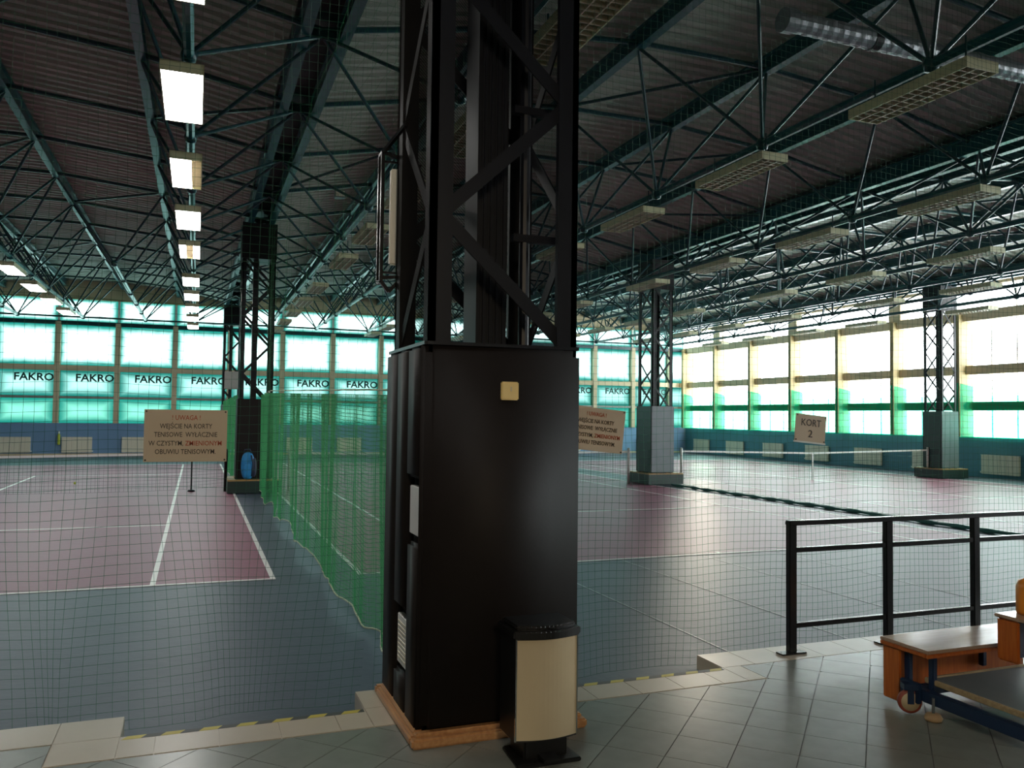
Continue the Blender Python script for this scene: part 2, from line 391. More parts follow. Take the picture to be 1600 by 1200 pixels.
for i, (a, b) in enumerate(zip(edges_x, edges_x[1:])):
    for j, (z0, z1) in enumerate(rows):
        wn += 1
        t = thing('window_%d' % wn, 'turquoise-filmed window in the %s bay from the left, %s row of the far wall' % (ORD[i], ['lowest', 'lettered second', 'tall third', 'top'][j]), 'window', ((a+b)/2, FAR_Y+.15, z0), kind='structure')
        y = FAR_Y+.15
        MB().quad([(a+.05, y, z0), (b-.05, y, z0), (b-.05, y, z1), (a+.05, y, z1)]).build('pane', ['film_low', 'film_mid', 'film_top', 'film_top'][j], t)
        if j == 1 and 0 < i < len(edges_x)-2:
            text('banner_lettering', 'FAKRO', .47, ((a+b)/2+.30, y-.03, z1-.32), (math.pi/2, 0, 0), 'banner_ink', t, 1.05, bold=.012)
# far clerestory: bright gap strip above the glazing
MB().box((LEFT_X, FAR_Y-.06, 7.03), (RIGHT_X, FAR_Y+.05, 7.09)).build('top_rail', 'creamlight', wf)

wr = MB().box((RIGHT_X, BACK_Y, 0), (RIGHT_X+.3, FAR_Y+.3, 1.45)).build('wall_right', 'wallteal')
tag(wr, 'teal lower right wall with radiators under bright windows', 'wall', kind='structure')
MB().box((RIGHT_X, BACK_Y, 7.0), (RIGHT_X+.3, FAR_Y, 8.4)).build('upper_band', 'cream', wr)
mr = [41.3-3.1*k for k in range(0, 14)]
rr = [(1.45, 2.42), (2.74, 3.75), (4.08, 5.72), (6.08, 7.0)]
for y in mr:
    MB().box((RIGHT_X-.42, y-.09, 1.45), (RIGHT_X+.28, y+.09, 6.0)).build('pilaster', 'creamlight', wr)
for z0, z1, d in ((2.42, 2.74, .12), (3.75, 4.08, .1), (5.72, 6.08, .22)):
    MB().box((RIGHT_X-d, BACK_Y, z0), (RIGHT_X+.2, FAR_Y, z1)).build('transom', 'cream', wr)
for k, y in enumerate(mr):
    if k % 2 == 1: MB().box((RIGHT_X-.25, y-.3, 6.08), (RIGHT_X+.2, y+.3, 6.75)).build('wall_bracket_block', 'cream', wr)
for i, (b, a) in enumerate(zip(mr, mr[1:])):
    for j, (z0, z1) in enumerate(rr):
        wn += 1
        t = thing('window_%d' % wn, 'bright window of the right wall, %s bay from the far corner, %s row' % (ORD[i], ['lowest', 'second', 'third', 'top'][j]), 'window', (RIGHT_X+.15, (a+b)/2, z0), kind='structure')
        x = RIGHT_X+.15
        MB().quad([(x, a+.12, z0), (x, b-.12, z0), (x, b-.12, z1), (x, a+.12, z1)]).build('pane', 'glass', t)
        fr = MB()
        for yy in (a+(b-a)*.36, a+(b-a)*.68): fr.box((x-.02, yy-.02, z0), (x+.02, yy+.02, z1))
        fr.build('glazing_bar', 'white', t)
# green protective netting hung low across the right windows, draped over each pilaster
for i, (b, a) in enumerate(zip(mr, mr[1:])):
    gm = MB(); X = RIGHT_X-.33
    def ztop(s): return 3.45-.35*math.sin(math.pi*s)
    pts = []
    N = 16
    for k in range(N+1):
        s = k/N; y = b-(b-a)*s; x = RIGHT_X-.46+.33*min(1, s/.12)*min(1, (1-s)/.06)
        pts.append((x, y, ztop(s) if s < .2 or s > .96 else 2.95))
    for p, q in zip(pts, pts[1:]):
        gm.quad([(p[0], p[1], 1.42), (q[0], q[1], 1.42), (q[0], q[1], q[2]), (p[0], p[1], p[2])])
    o = gm.build('window_netting', 'greensheet', None)
    tag(o, 'sheer green netting over the %s window bay of the right wall from the far corner' % ORD[i], 'netting', 'green netting on the right windows')
def radiator(name, c, along, label, w=1.22):
    # c: centre on the wall face; along 'x' (far wall) or 'y' (right wall)
    t = thing(name, label, 'radiator', (c[0], c[1], .12), 'cream radiators')
    def bx(a0, a1, d0, d1, z0, z1):
        return ((c[0]+a0, c[1]-d1, z0), (c[0]+a1, c[1]-d0, z1)) if along == 'x' else ((c[0]-d1, c[1]+a0, z0), (c[0]-d0, c[1]+a1, z1))
    MB().box(*bx(-w/2, w/2, .04, .07, .14, .78)).build('back_panel', 'radiator', t)
    n = 6
    for k in range(n):
        a = -w/2+w*k/n
        MB().box(*bx(a+.006, a+w/n-.006, .07, .115, .13, .80)).build('panel_rib', 'radiator', t, bevel=.01)
    MB().box(*bx(-w/2, w/2, .03, .12, .80, .825)).build('top_grille', 'radiator', t)
    for s in (-1, 1): MB().box(*bx(s*w*.4-.02, s*w*.4+.02, .006, .05, .3, .34)).build('bracket', 'radiator', t)
    MB().box(*bx(w/2, w/2+.05, .05, .10, .16, .22)).build('valve', 'white', t)
for i, (a, b) in enumerate(zip(edges_x, edges_x[1:])):
    if a < -9 or i >= len(edges_x)-2: continue
    radiator('radiator', ((a+b)/2+.05-.37, FAR_Y, 0), 'x', 'cream panel radiator on the far blue wall under the %s window bay from the left' % ORD[i])
for i, (b, a) in enumerate(zip(mr, mr[1:])):
    if i > 8: continue
    radiator('radiator', (RIGHT_X, (a+b)/2+.1, 0), 'y', 'cream panel radiator on the teal right wall, %s from the far corner' % ORD[i], 1.5)
t = thing('wall_bottle_holder', 'slim yellow-green upright tube on the blue far wall between two radiators', 'tube', (-5.7, FAR_Y-.06, .5))
MB().lathe([(0, 0), (.05, 0), (.055, .04), (.055, .42), (.03, .5), (.03, .56), (0, .56)], 12, c=(-5.7, FAR_Y-.07, .48)).build('body', 'ball', t, True)
MB().lathe([(.032, .5), (.034, .6), (0, .6)], 10, c=(-5.7, FAR_Y-.07, .48)).build('cap', 'white', t, True)

# ================================================================== ROOF
GX = 1.42; PX = 2.35; PY = 17.05/6
zprof = [7.05, 7.5, 7.72, 7.72, 7.5]
def UX(i): return GX+PX*i
def UZ(i): return zprof[i % 5]
def UY(j): return 5.15+PY*j
i0, i1 = -5, 10
j0, j1 = -3, 12
deck = MB(); pitch = .27
y = BACK_Y; prof = []
while y < FAR_Y+.3:
    prof += [(y, 0), (y+.10, 0), (y+.135, .045), (y+.235, .045)]; y += pitch
for i in range(i0-1, i1+1):
    xa, xb = max(UX(i), LEFT_X), min(UX(i+1), RIGHT_X+.3)
    if xa >= xb: continue
    za = UZ(i)+.16+(UZ(i+1)-UZ(i))*(xa-UX(i))/PX; zb = UZ(i)+.16+(UZ(i+1)-UZ(i))*(xb-UX(i))/PX
    for (p, hp), (q, hq) in zip(prof, prof[1:]):
        deck.quad([(xa, p, za+hp), (xa, q, za+hq), (xb, q, zb+hq), (xb, p, zb+hp)])
ceil = deck.build('ceiling', 'deck'); tag(ceil, 'dark corrugated metal roof sheeting above the steel trusses', 'ceiling', kind='structure')
MB().box((LEFT_X-.3, BACK_Y-.3, 8.15), (RIGHT_X+.3, FAR_Y+.3, 8.4)).build('roof_insulation', 'walldark', ceil)

# purlins running away from the viewer
for i in range(i0, i1+1):
    x, z = UX(i), UZ(i)
    if i % 5 == 0:
        n = (i+5)//5
        t = thing('roof_girder', 'twin blue steel girder carried by the %s line of columns' % ['far left', 'central', 'right-hand', 'right wall'][n], 'girder', (x, 5, z-.2), kind='structure')
        for s in (-.25, .25):
            q = MB(); q.box((x+s-.025, BACK_Y, z-.22), (x+s+.025, FAR_Y, z+.08)); q.box((x+s-.07, BACK_Y, z-.23), (x+s+.07, FAR_Y, z-.205)); q.box((x+s-.07, BACK_Y, z+.06), (x+s+.07, FAR_Y, z+.085))
            q.build('chord', 'girder', t)
        for j in range(j0, j1+1): MB().box((x-.25, UY(j)-.04, z-.12), (x+.25, UY(j)+.04, z-.04)).build('batten', 'steel', t)
        MB().box((x-.36, BACK_Y, z+.085), (x+.36, FAR_Y, z+.15)).build('gutter_plate', 'darksteel', t)
    else:
        t = thing('purlin', 'blue steel roof purlin, %s right of the %s girder' % (ORD[i % 5-1], ['far left', 'central', 'right-hand'][(i-i % 5+5)//5] if i < 10 else ''), 'purlin', (x, 5, z-.1), kind='structure')
        q = MB(); q.box((x-.02, BACK_Y, z-.12), (x+.02, FAR_Y, z+.12)); q.box((x-.07, BACK_Y, z-.14), (x+.07, FAR_Y, z-.115)); q.box((x-.07, BACK_Y, z+.115), (x+.07, FAR_Y, z+.15))
        q.build('beam', 'girder', t)
LZ = 5.85
def LX(k):
    x = GX+PX*(k+.5)
    return x+{0: .28, 4: -.42}.get(k % 5, 0)
near_open = {-2, 1, 3}
trusses = {}
for j in range(j0, j1+1):
    nm = ORD[j-j0]
    trusses[j] = thing('roof_truss', 'blue tubular cross bars and struts of the %s roof frame from the near end' % nm, 'roof truss', (7, UY(j), 7), kind='structure')
    for i in range(i0, i1):
        bar('cross_bar', (UX(i), UY(j), UZ(i)-.02), (UX(i+1), UY(j), UZ(i+1)-.02), .042, 'steel', trusses[j])
    if j < j1:
        for i in range(i0, i1):    # plan bracing in the near end bays
            if (i*3+j) % 4 == 0 and j > 1:
                bar('plan_brace', (UX(i), UY(j+1), UZ(i)-.03), (UX(i+1), UY(j), UZ(i+1)-.03), .03, 'steel', trusses[j])
for k in range(i0, i1):
    jj = [j for j in range(j0, j1) if not (k in near_open and j < 6)]
    t = thing('lower_chord', 'blue tubular lower roof chord running away from the viewer, %s from the left' % ORD[k-i0], 'chord', (LX(k), UY(jj[0])+PY/2, LZ), kind='structure')
    bar('tube', (LX(k), UY(jj[0])+PY/2, LZ), (LX(k), UY(jj[-1])+PY/2, LZ), .058, 'girder', t)
    for j in jj:
        y = UY(j)+PY/2
        MB().lathe([(0, -.09), (.07, -.07), (.09, 0), (.07, .07), (0, .09)], 10, c=(LX(k), y, LZ)).build('node', 'steel', t, True)
        for di, dj in ((0, 0), (1, 0), (0, 1), (1, 1)):
            i, jt = k+di, j+dj
            bar('strut', (LX(k), y, LZ), (UX(i), UY(jt), UZ(i)-.1), .027, 'steel', trusses[jt])
for j in (11,):
    y = UY(j)+PY/2
    for k in range(i0, i1-1): bar('lower_cross_bar', (LX(k), y, LZ), (LX(k+1), y, LZ), .04, 'steel', trusses[j])

# suspended fluorescent fittings
def fitting_meshes():
    W, L, Hh = .43, 1.58, .13
    body = MB(); t = .012
    body.box((-W/2, -L/2, 0.02), (-W/2+t, L/2, Hh)); body.box((W/2-t, -L/2, .02), (W/2, L/2, Hh))
    body.box((-W/2, -L/2, .02), (W/2, -L/2+t, Hh)); body.box((-W/2, L/2-t, .02), (W/2, L/2, Hh)); body.box((-W/2, -L/2, Hh-.012), (W/2, L/2, Hh))
    lou = MB()
    for k in range(1, 3): lou.box((-W/2+W*k/3-.006, -L/2+t, .02), (-W/2+W*k/3+.006, L/2-t, .075))
    for k in range(1, 15): lou.box((-W/2+t, -L/2+L*k/15-.006, .024), (W/2-t, -L/2+L*k/15+.006, .07))
    tubes = []
    for k in range(3):
        x = -W/2+W*(k+.5)/3; tubes.append(MB().tube([(x, -L/2+.03, .09), (x, L/2-.03, .09)], .018, 8))
    dif = MB().box((-W/2+t, -L/2+t, .022), (W/2-t, L/2-t, .03))
    halfdif = MB().box((-W/2+t, -L/2+t, .022), (.07, L/2-t, .03))
    sd = [MB().box((-W/2+t, -L/2+t, .022), (-.07, L/2-t, .03)).mesh('diffuser', 'lamp_on'), MB().box((.07, -L/2+t, .022), (W/2-t, L/2-t, .03)).mesh('diffuser', 'lamp_on')]
    hang = MB().tube([(0, 0, 0), (0, 0, .32)], .01, 6)
    return body.mesh('housing', 'lamp_body'), lou.mesh('louvre', 'louvre'), [q.mesh('tube', 'tube_off') for q in tubes], dif.mesh('diffuser', 'lamp_on'), hang.mesh('hanger', 'steel'), halfdif.mesh('diffuser', 'lamp_on'), sd
FB, FL, FT, FD, FH, FHD, FSD = fitting_meshes()
def fitting(x, y, lit, label, group, mode=None):
    t = thing('ceiling_light', label, 'ceiling light', (x, y, 5.48), group)
    def ch(n, me, dy=0, dz=0):
        o = bpy.data.objects.new(n, me); COL.objects.link(o); o.parent = t; o.location = (0, dy, dz)
    ch('housing', FB)
    if lit:
        for me in {'half': [FHD], 'split': FSD}.get(mode, [FD]): ch('diffuser', me)
    if mode == 'half' or mode == 'split': ch('louvre', FL, 0, .012)
    if not lit:
        ch('louvre', FL)
        for q in FT: ch('tube', q)
    for s in (-.6, .6): ch('hanger', FH, s, .13)
lamp_rows = [(-4.45, True, 'above the middle of the left court', range(3, 9)), (-.23, True, 'above the left court by its right sideline', range(-1, 10)),  # nearest fitting of the sideline row is unseen, assumed lit above the platform
             (3.1, False, 'just right of the central girder', range(0, 10)), (7.2, False, 'above the middle of the second court', range(0, 10)),
             (11.2, False, 'left of the right-hand girder', range(1, 10)), (15.3, False, 'right of the right-hand girder', range(1, 9)), (19.2, False, 'above the third court', range(1, 9)), (23.0, False, 'nearest the right wall', range(1, 9))]
for x, lit, where, rng in lamp_rows:
    for q, k in enumerate(rng):
        y = 5.87+17.05*(k//5)+3.15*(k % 5)+.79
        fitting(x, y, lit, '%s ceiling light %s, %s away from viewer' % ('lit' if lit else 'unlit', where, ORD[q]), ('lit' if lit else 'unlit')+' ceiling lights '+where, {2: 'half', 4: 'split'}.get(k) if lit and x > -1 else None)

# galvanised ducts high on the right
t = thing('ventilation_duct', 'grey spiral ventilation duct hung under the roof at the upper right', 'duct', (8.6, 8.1, 6.9))
dm = MB(); N = 60
dm.tube([(6.75+4.9*k/N, 8.15, 6.93) for k in range(N+1)], [.125+(.006 if k % 2 else 0) for k in range(N+1)], 16); dm.build('pipe', 'galv', t, False)
MB().tube([(6.62, 8.15, 6.93), (6.78, 8.15, 6.93)], .15, 16).build('end_collar', 'galv', t)
MB().tube([(8.0, 8.15, 6.93), (8.12, 8.15, 6.93)], .14, 16).build('joint_collar', 'darksteel', t)
MB().tube([(9.8, 8.15, 6.93), (9.9, 8.15, 6.93)], .14, 16).build('joint_collar', 'galv', t)

# ================================================================== COLUMNS
def lattice(t, x0, x1, y0, y1, zb, zt, r, panel, m='darksteel', inner=True, flip=0):
    for x in (x0, x1):
        for y in (y0, y1): 
            q = MB(); s = r
            q.box((x-s if x == x1 else x, y-s*.3 if y == y1 else y, zb), (x if x == x1 else x+s, y if y == y1 else y+s*.3, zt))
            q.box((x-s*.3 if x == x1 else x, y-s if y == y1 else y, zb), (x if x == x1 else x+s*.3, y if y == y1 else y+s, zt))
            q.build('post', m, t)
    n = max(1, round((zt-zb)/panel)); dz = (zt-zb)/n
    for k in range(n):
        za, zc = zb+dz*k, zb+dz*(k+1)
        if (k+flip) % 2: za, zc = zc, za
        for y in (y0+.02, y1-.02): bar('brace', (x0+r/2, y, za), (x1-r/2, y, zc), (.012), m, t, 'box', r*.62)
        for x in (x0+.02, x1-.02): bar('brace', (x, y0+r/2, za), (x, y1-r/2, zc), (.012), m, t, 'box', r*.62)
        if inner:
            z = zb+dz*(k+1)
            for y in (y0+.03, y1-.03): bar('batten', (x0+r/2, y, z), (x1-r/2, y, z), r*.35, m, t, 'box')

# --- the near column
NX0, NX1, NY0, NY1 = 1.25, 2.23, 4.68, 5.64
t = thing('lattice_column', 'tall dark steel lattice column in the centre foreground, above black padding', 'column', (1.74, 5.15, PZ))
lattice(t, NX0+.02, NX1, NY0+.03, NY1-.02, .14, 7.07, .135, .77, inner=False)
MB().box((1.66, 5.02, PZ), (1.87, 5.28, 7.0)).build('inner_web', 'darksteel', t)
for k in range(5): MB().box((1.655+.045*k, 5.0, PZ), (1.675+.045*k, 5.02, 7.0)).build('web_rib', 'darksteel', t)
MB().tube([(1.99, 5.02, PZ), (1.99, 5.02, 7.0)], .035, 10).build('drain_pipe', 'darksteel', t)
for z in (3.15, 4.0): MB().box((1.9, 4.98, z), (2.2, 5.03, z+.05)).build('pipe_bracket', 'darksteel', t)
for (a, b) in (((NX0+.01, NY0+.03), (NX0+.01, NY1-.03)), ((NX0+.1, NY1-.01), (NX1-.1, NY1-.01)), ((NX1-.01, NY0+.1), (NX1-.01, NY1-.1))):
    MB().quad([(a[0], a[1], 2.44), (b[0], b[1], 2.44), (b[0], b[1], 6.9), (a[0], a[1], 6.9)]).build('mesh_guard', 'guard', t)
q = MB()
for lo, hi in (((NX0, NY0-.01, 2.425), (NX1, NY0+.02, 2.445)), ((NX0, NY1-.02, 2.425), (NX1, NY1+.01, 2.445)), ((NX0-.015, NY0, 2.425), (NX0+.02, NY1, 2.445)), ((NX1-.02, NY0, 2.425), (NX1+.005, NY1, 2.445))): q.box(lo, hi)
q.build('collar_rail', 'darksteel', t)

# padding wrapped round the near column
t = thing('column_padding', 'black padded vinyl jacket wrapped around the near column', 'padding', (1.74, 5.15, PZ))
def pad_panel(name, lo, hi, m='pad', bevel=.045, holes=None):
    me = MB().box(lo, hi).build(name, m, t, bevel=bevel, smooth=True); return me
PT, PB = 2.425, .17
pad_panel('front_panel', (NX0-.005, NY0-.035, PB), (NX1+.012, NY0+.06, PT))
pad_panel('right_panel', (NX1-.06, NY0+.03, PB), (NX1+.012, NY1, PT))
pad_panel('back_panel', (NX0-.005, NY1-.06, PB), (NX1+.012, NY1+.02, PT))
# left side padding is cut round two socket plates
ys = [NY0+.04, 4.745, 5.0, 5.25, NY1]
for lo, hi in (((NX0-.025, NY0+.03, PB), (NX0+.06, 4.72, PT)), ((NX0-.025, 4.725, 1.63), (NX0+.06, 5.03, PT)), ((NX0-.025, 4.725, PB), (NX0+.06, 4.985, 1.24)),
               ((NX0-.03, 5.03, .80), (NX0+.06, 5.30, PT)), ((NX0-.025, 4.985, PB), (NX0+.06, 5.30, .40)), ((NX0-.025, 5.295, PB), (NX0+.06, NY1, PT))):
    pad_panel('side_panel', lo, hi, bevel=.02)
pad_panel('side_panel', (NX0+.03, 4.73, .3), (NX0+.06, 5.29, 1.7), bevel=.004)
for nm, y0, y1, z0, z1, lab in (('socket_plate', 4.76, 4.975, 1.29, 1.58, 'upper'), ('vent_plate', 5.01, 5.245, .44, .745, 'lower')):
    p = thing(nm, 'white %s plate set into the left side of the black column padding' % lab, 'plate', (NX0, (y0+y1)/2, z0))
    MB().box((NX0-.012, y0, z0), (NX0+.028, y1, z1)).build('plate', 'white', p, bevel=.004)
    if lab == 'lower':
        for k in range(9): MB().box((NX0-.016, y0+.02, z0+.03+k*.028), (NX0-.011, y1-.02, z0+.042+k*.028)).build('grille_slat', 'radiator', p)
    else:
        for k in range(2): MB().lathe([(.0, 0), (.03, 0), (.032, .004), (0, .004)], 14, c=(0, 0, 0)).build('outlet', 'radiator', p).matrix_local = Matrix.Translation((NX0-.013, (y0+y1)/2, z0+.08+.12*k)) @ Matrix.Rotation(-math.pi/2, 4, 'Y')
# wooden plinth frame
t = thing('column_plinth', 'varnished wooden plinth boards around the foot of the near column', 'plinth', (1.74, 5.15, PZ))
for lo, hi in (((1.185, 4.615, PZ), (2.285, 4.68, .165)), ((1.185, 5.62, PZ), (2.285, 5.68, .165)), ((1.185, 4.68, PZ), (1.25, 5.62, .165)), ((2.22, 4.68, PZ), (2.285, 5.62, .165))):
    MB().box(lo, hi).build('board', 'plinth', t, bevel=.012)
for lo, hi in (((1.21, 4.645, .165), (2.26, 4.70, .19)), ((1.21, 4.70, .165), (1.27, 5.6, .19))): MB().box(lo, hi).build('moulding', 'plinth', t, bevel=.008)
# dial on the padding
t = thing('wall_dial', 'square ivory switch plate with a round dial on the black padding', 'switch', (1.755, 4.64, 2.16))
MB().box((1.697, 4.615, 2.105), (1.807, 4.645, 2.215)).build('plate', 'dial', t, bevel=.006)
o = MB().lathe([(0, .012), (.026, .012), (.03, 0)], 20).build('knob', 'dial', t, True); o.matrix_local = Matrix.Translation((1.752-1.755, 4.615-4.64, 2.158-2.16)) @ Matrix.Rotation(math.pi/2, 4, 'X'); o.matrix_parent_inverse = Matrix()
MB().box((1.749, 4.601, 2.158), (1.755, 4.604, 2.185)).build('pointer', 'louvre', t)
# bracketed white panel left of the column
t = thing('bracketed_panel', 'white panel in a black tube bracket on the left of the near column', 'panel', (1.2, 5.7, 3.3))
MB().box((1.235, 5.665, 3.06), (1.42, 5.72, 3.74)).build('board', 'radiator', t, bevel=.01)
for p, q_ in (((1.165, 5.62, 2.93), (1.165, 5.62, 3.83)), ((1.165, 5.62, 3.83), (1.30, 5.62, 3.80)), ((1.165, 5.62, 2.95), (1.30, 5.62, 2.97)), ((1.165, 5.62, 3.83), (1.28, 5.40, 3.98)), ((1.165, 5.62, 2.93), (1.22, 5.62, 2.86)), ((1.22, 5.62, 2.86), (1.30, 5.62, 2.95)), ((1.165, 5.72, 2.93), (1.165, 5.72, 3.83)), ((1.165, 5.62, 3.83), (1.165, 5.72, 3.83)), ((1.165, 5.62, 2.93), (1.165, 5.72, 2.93))):
    bar('frame_tube', p, q_, .024, 'black', t, 'box')
for z in (3.0, 3.78): bar('arm', (1.165, 5.66, z), (1.45, 5.66, z), .014, 'black', t, 'box')
# --- pedal bin
BX, BY = 1.845, 4.34
t = thing('pedal_bin', 'black pedal bin with a curved champagne steel front beside the column', 'bin', (BX, BY, PZ))
def bulge(w, d, n=14, b=.055):
    pts = [(BX+w/2, BY+d/2), (BX-w/2, BY+d/2), (BX-w/2, BY-d/2+b)]
    for k in range(1, n): 
        s = k/n; pts.append((BX-w/2+w*s, BY-d/2+b-b*math.sin(math.pi*s)))
    pts.append((BX+w/2, BY-d/2+b)); return pts
MB().prism(bulge(.372, .27, 14, .035), .235, .80).build('body', 'binblack', t)
fr = bulge(.365, .276, 14, .035); fp = MB(); ff = [p for p in fr[2:]]
for p, q_ in zip(ff, ff[1:]): fp.quad([(p[0], p[1], .245), (q_[0], q_[1], .245), (q_[0], q_[1], .785), (p[0], p[1], .785)])
fp.build('front_sheet', 'binmetal', t, True)
for s in (-1, 1): MB().box((BX+s*.183-.004, BY-.108, .24), (BX+s*.183+.004, BY-.096, .79)).build('edge_strip', 'chrome', t)
lid = MB().prism(bulge(.40, .32, 14, .05), .79, .835).build('lid', 'binblack', t, bevel=.008)
MB().prism(bulge(.36, .28, 14, .05), .835, .86).build('lid_top', 'binblack', lid, bevel=.01)
MB().box((BX+.19, BY-.1, .80), (BX+.205, BY-.05, .83)).build('hinge_cap', 'chrome', lid)
MB().box((BX-.13, BY-.10, .12), (BX+.13, BY+.12, .24)).build('foot', 'binblack', t, bevel=.01)
MB().prism([(BX-.19, BY-.16), (BX+.19, BY-.16), (BX+.17, BY+.13), (BX-.17, BY+.13)], PZ+.001, .135).build('base_plate', 'binblack', t, bevel=.006)
MB().box((BX-.05, BY-.2, .14), (BX+.05, BY-.1, .16)).build('pedal', 'binblack', t, bevel=.005)

# --- far columns
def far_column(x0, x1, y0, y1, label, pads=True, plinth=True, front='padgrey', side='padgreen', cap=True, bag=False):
    t = thing('lattice_column', label, 'column', ((x0+x1)/2, (y0+y1)/2, 0))
    lattice(t, x0, x1, y0, y1, 0, 6.0, .10, .72, inner=False)
    bar('centre_post', ((x0+x1)/2-.05, (y0+y1)/2, 0), ((x0+x1)/2-.05, (y0+y1)/2, 6.0), .14, 'darksteel', t, 'box')
    if cap: MB().box((x0-.02, y0-.02, 5.92), (x1+.02, y1+.02, 6.83)).build('capital', 'darksteel', t)
    if pads:
        p = thing('column_padding', 'vinyl padding around the foot of '+label.split(' ', 1)[1] if False else 'dark padding jacket on the '+label.replace('dark steel lattice column', 'column'), 'padding', ((x0+x1)/2, (y0+y1)/2, .35))
        e = .04
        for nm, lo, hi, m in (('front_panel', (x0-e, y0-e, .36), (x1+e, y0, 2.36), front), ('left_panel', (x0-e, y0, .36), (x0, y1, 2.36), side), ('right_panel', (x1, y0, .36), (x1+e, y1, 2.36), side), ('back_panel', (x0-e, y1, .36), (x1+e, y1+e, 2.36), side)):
            MB().box(lo, hi).build(nm, m, p, bevel=.015)
    if plinth:
        p = thing('column_bench', 'low bench box at the foot of the '+label.replace('dark steel lattice column', 'column'), 'bench', ((x0+x1)/2, (y0+y1)/2, 0))
        e = .24
        for nm, lo, hi in (('front_board', (x0-e, y0-e, .02), (x1+e, y0-e+.03, .31)), ('back_board', (x0-e, y1+e-.03, .02), (x1+e, y1+e, .31)), ('side_board', (x0-e, y0-e+.03, .02), (x0-e+.03, y1+e-.03, .31)), ('side_board', (x1+e-.03, y0-e+.03, .02), (x1+e, y1+e-.03, .31))):
            MB().box(lo, hi).build(nm, 'padgreen', p)
        for nm, lo, hi in (('seat_board', (x0-e, y0-e, .31), (x1+e, y0-.05, .35)), ('seat_board', (x0-e, y1+.05, .31), (x1+e, y1+e, .35)), ('seat_board', (x0-e, y0-.05, .31), (x0-.05, y1+.05, .35)), ('seat_board', (x1+.05, y0-.05, .31), (x1+e, y1+.05, .35))):
            MB().box(lo, hi).build(nm, 'bench', p, bevel=.006)
far_column(.99, 1.80, 21.75, 22.6, 'dark steel lattice column standing between the left courts', front='pad', side='pad')
far_column(12.84, 13.55, 21.75, 22.6, 'dark steel lattice column beside the third court net')
far_column(24.52, 25.25, 21.75, 22.5, 'dark steel lattice column close to the right wall')
far_column(1.05, 1.80, 39.0, 39.75, 'dark steel lattice column right in front of the far wall', True, False)
far_column(12.84, 13.55, 39.0, 39.75, 'dark steel lattice column by the far wall beyond the third court', True, False)
o = MB().box((1.12, 38.9, 3.05), (1.72, 38.96, 3.85)).build('score_board', 'greyboard', None, bevel=.01)
tag(o, 'small grey board fixed on the farthest lattice column', 'board')

# ================================================================== NETS ACROSS THE COURTS
def court_net(xa, xb, label, post, sag=.086, pm='steel', ctr=None):
    c = ctr or (xa+xb)/2; hw = (xb-xa)/2
    t = thing('tennis_net', label, 'tennis net', (c, NET_Y, 0))
    def top(x): return 1.0-sag*(1-abs(x-c)/hw)
    for x in (xa, xb): MB().lathe([(0, 1.08), (.035, 1.08), (.04, 1.04), (.04, .0), (0.04, 0)], 12, c=(x, NET_Y, 0)).build('net_post', post, t, True)
    n = 40; q = MB()
    for k in range(n):
        x0, x1 = xa+(xb-xa)*k/n, xa+(xb-xa)*(k+1)/n
        for yy in (-.008, .008):
            q.quad([(x0, NET_Y+yy, top(x0)-.055), (x1, NET_Y+yy, top(x1)-.055), (x1, NET_Y+yy, top(x1)), (x0, NET_Y+yy, top(x0))])
        q.quad([(x0, NET_Y-.008, top(x0)), (x1, NET_Y-.008, top(x1)), (x1, NET_Y+.008, top(x1)), (x0, NET_Y+.008, top(x0))])
    q.build('top_tape', 'white', t)
    q = MB(); m = int((xb-xa)/.09)
    def bot(x): return .03+.12*(abs(x-c)/hw)**6
    for k in range(m+1):
        x = xa+(xb-xa)*k/m; q.tube([(x, NET_Y, top(x)-.05), (x, NET_Y, bot(x))], .0022, 3, cap=False)
    for z in range(1, 11):
        q.tube([(xa+(xb-xa)*k/20, NET_Y, bot(xa+(xb-xa)*k/20)+(top(xa+(xb-xa)*k/20)-.05-bot(xa+(xb-xa)*k/20))*(z-1)/10) for k in range(21)], .0022, 3, cap=False)
    q.build('mesh', 'blacknet', t)['kind'] = 'stuff'
    MB().box((c-.025, NET_Y-.012, 0), (c+.025, NET_Y+.012, top(c))).build('centre_strap', 'white', t)
    return t
t = court_net(C1[0]-.9, .73, 'dark net across the left maroon court', 'darksteel')
court_net(2.3, 12.35, 'net across the second court behind the green partition', 'white')
court_net(14.22, 24.45, 'white-taped net across the third court by the right windows', 'white')
t = thing('net_stick', 'short dark singles stick with a weighted foot by the left court net', 'post', (-.05, NET_Y+.1, 0))
MB().tube([(-.08, NET_Y+.1, .02), (-.08, NET_Y+.1, .9)], .02, 8).build('stick', 'darksteel', t)
MB().lathe([(0, 0), (.09, 0), (.08, .04), (0, .05)], 14, c=(-.08, NET_Y+.1, .006)).build('foot', 'darksteel', t, True)

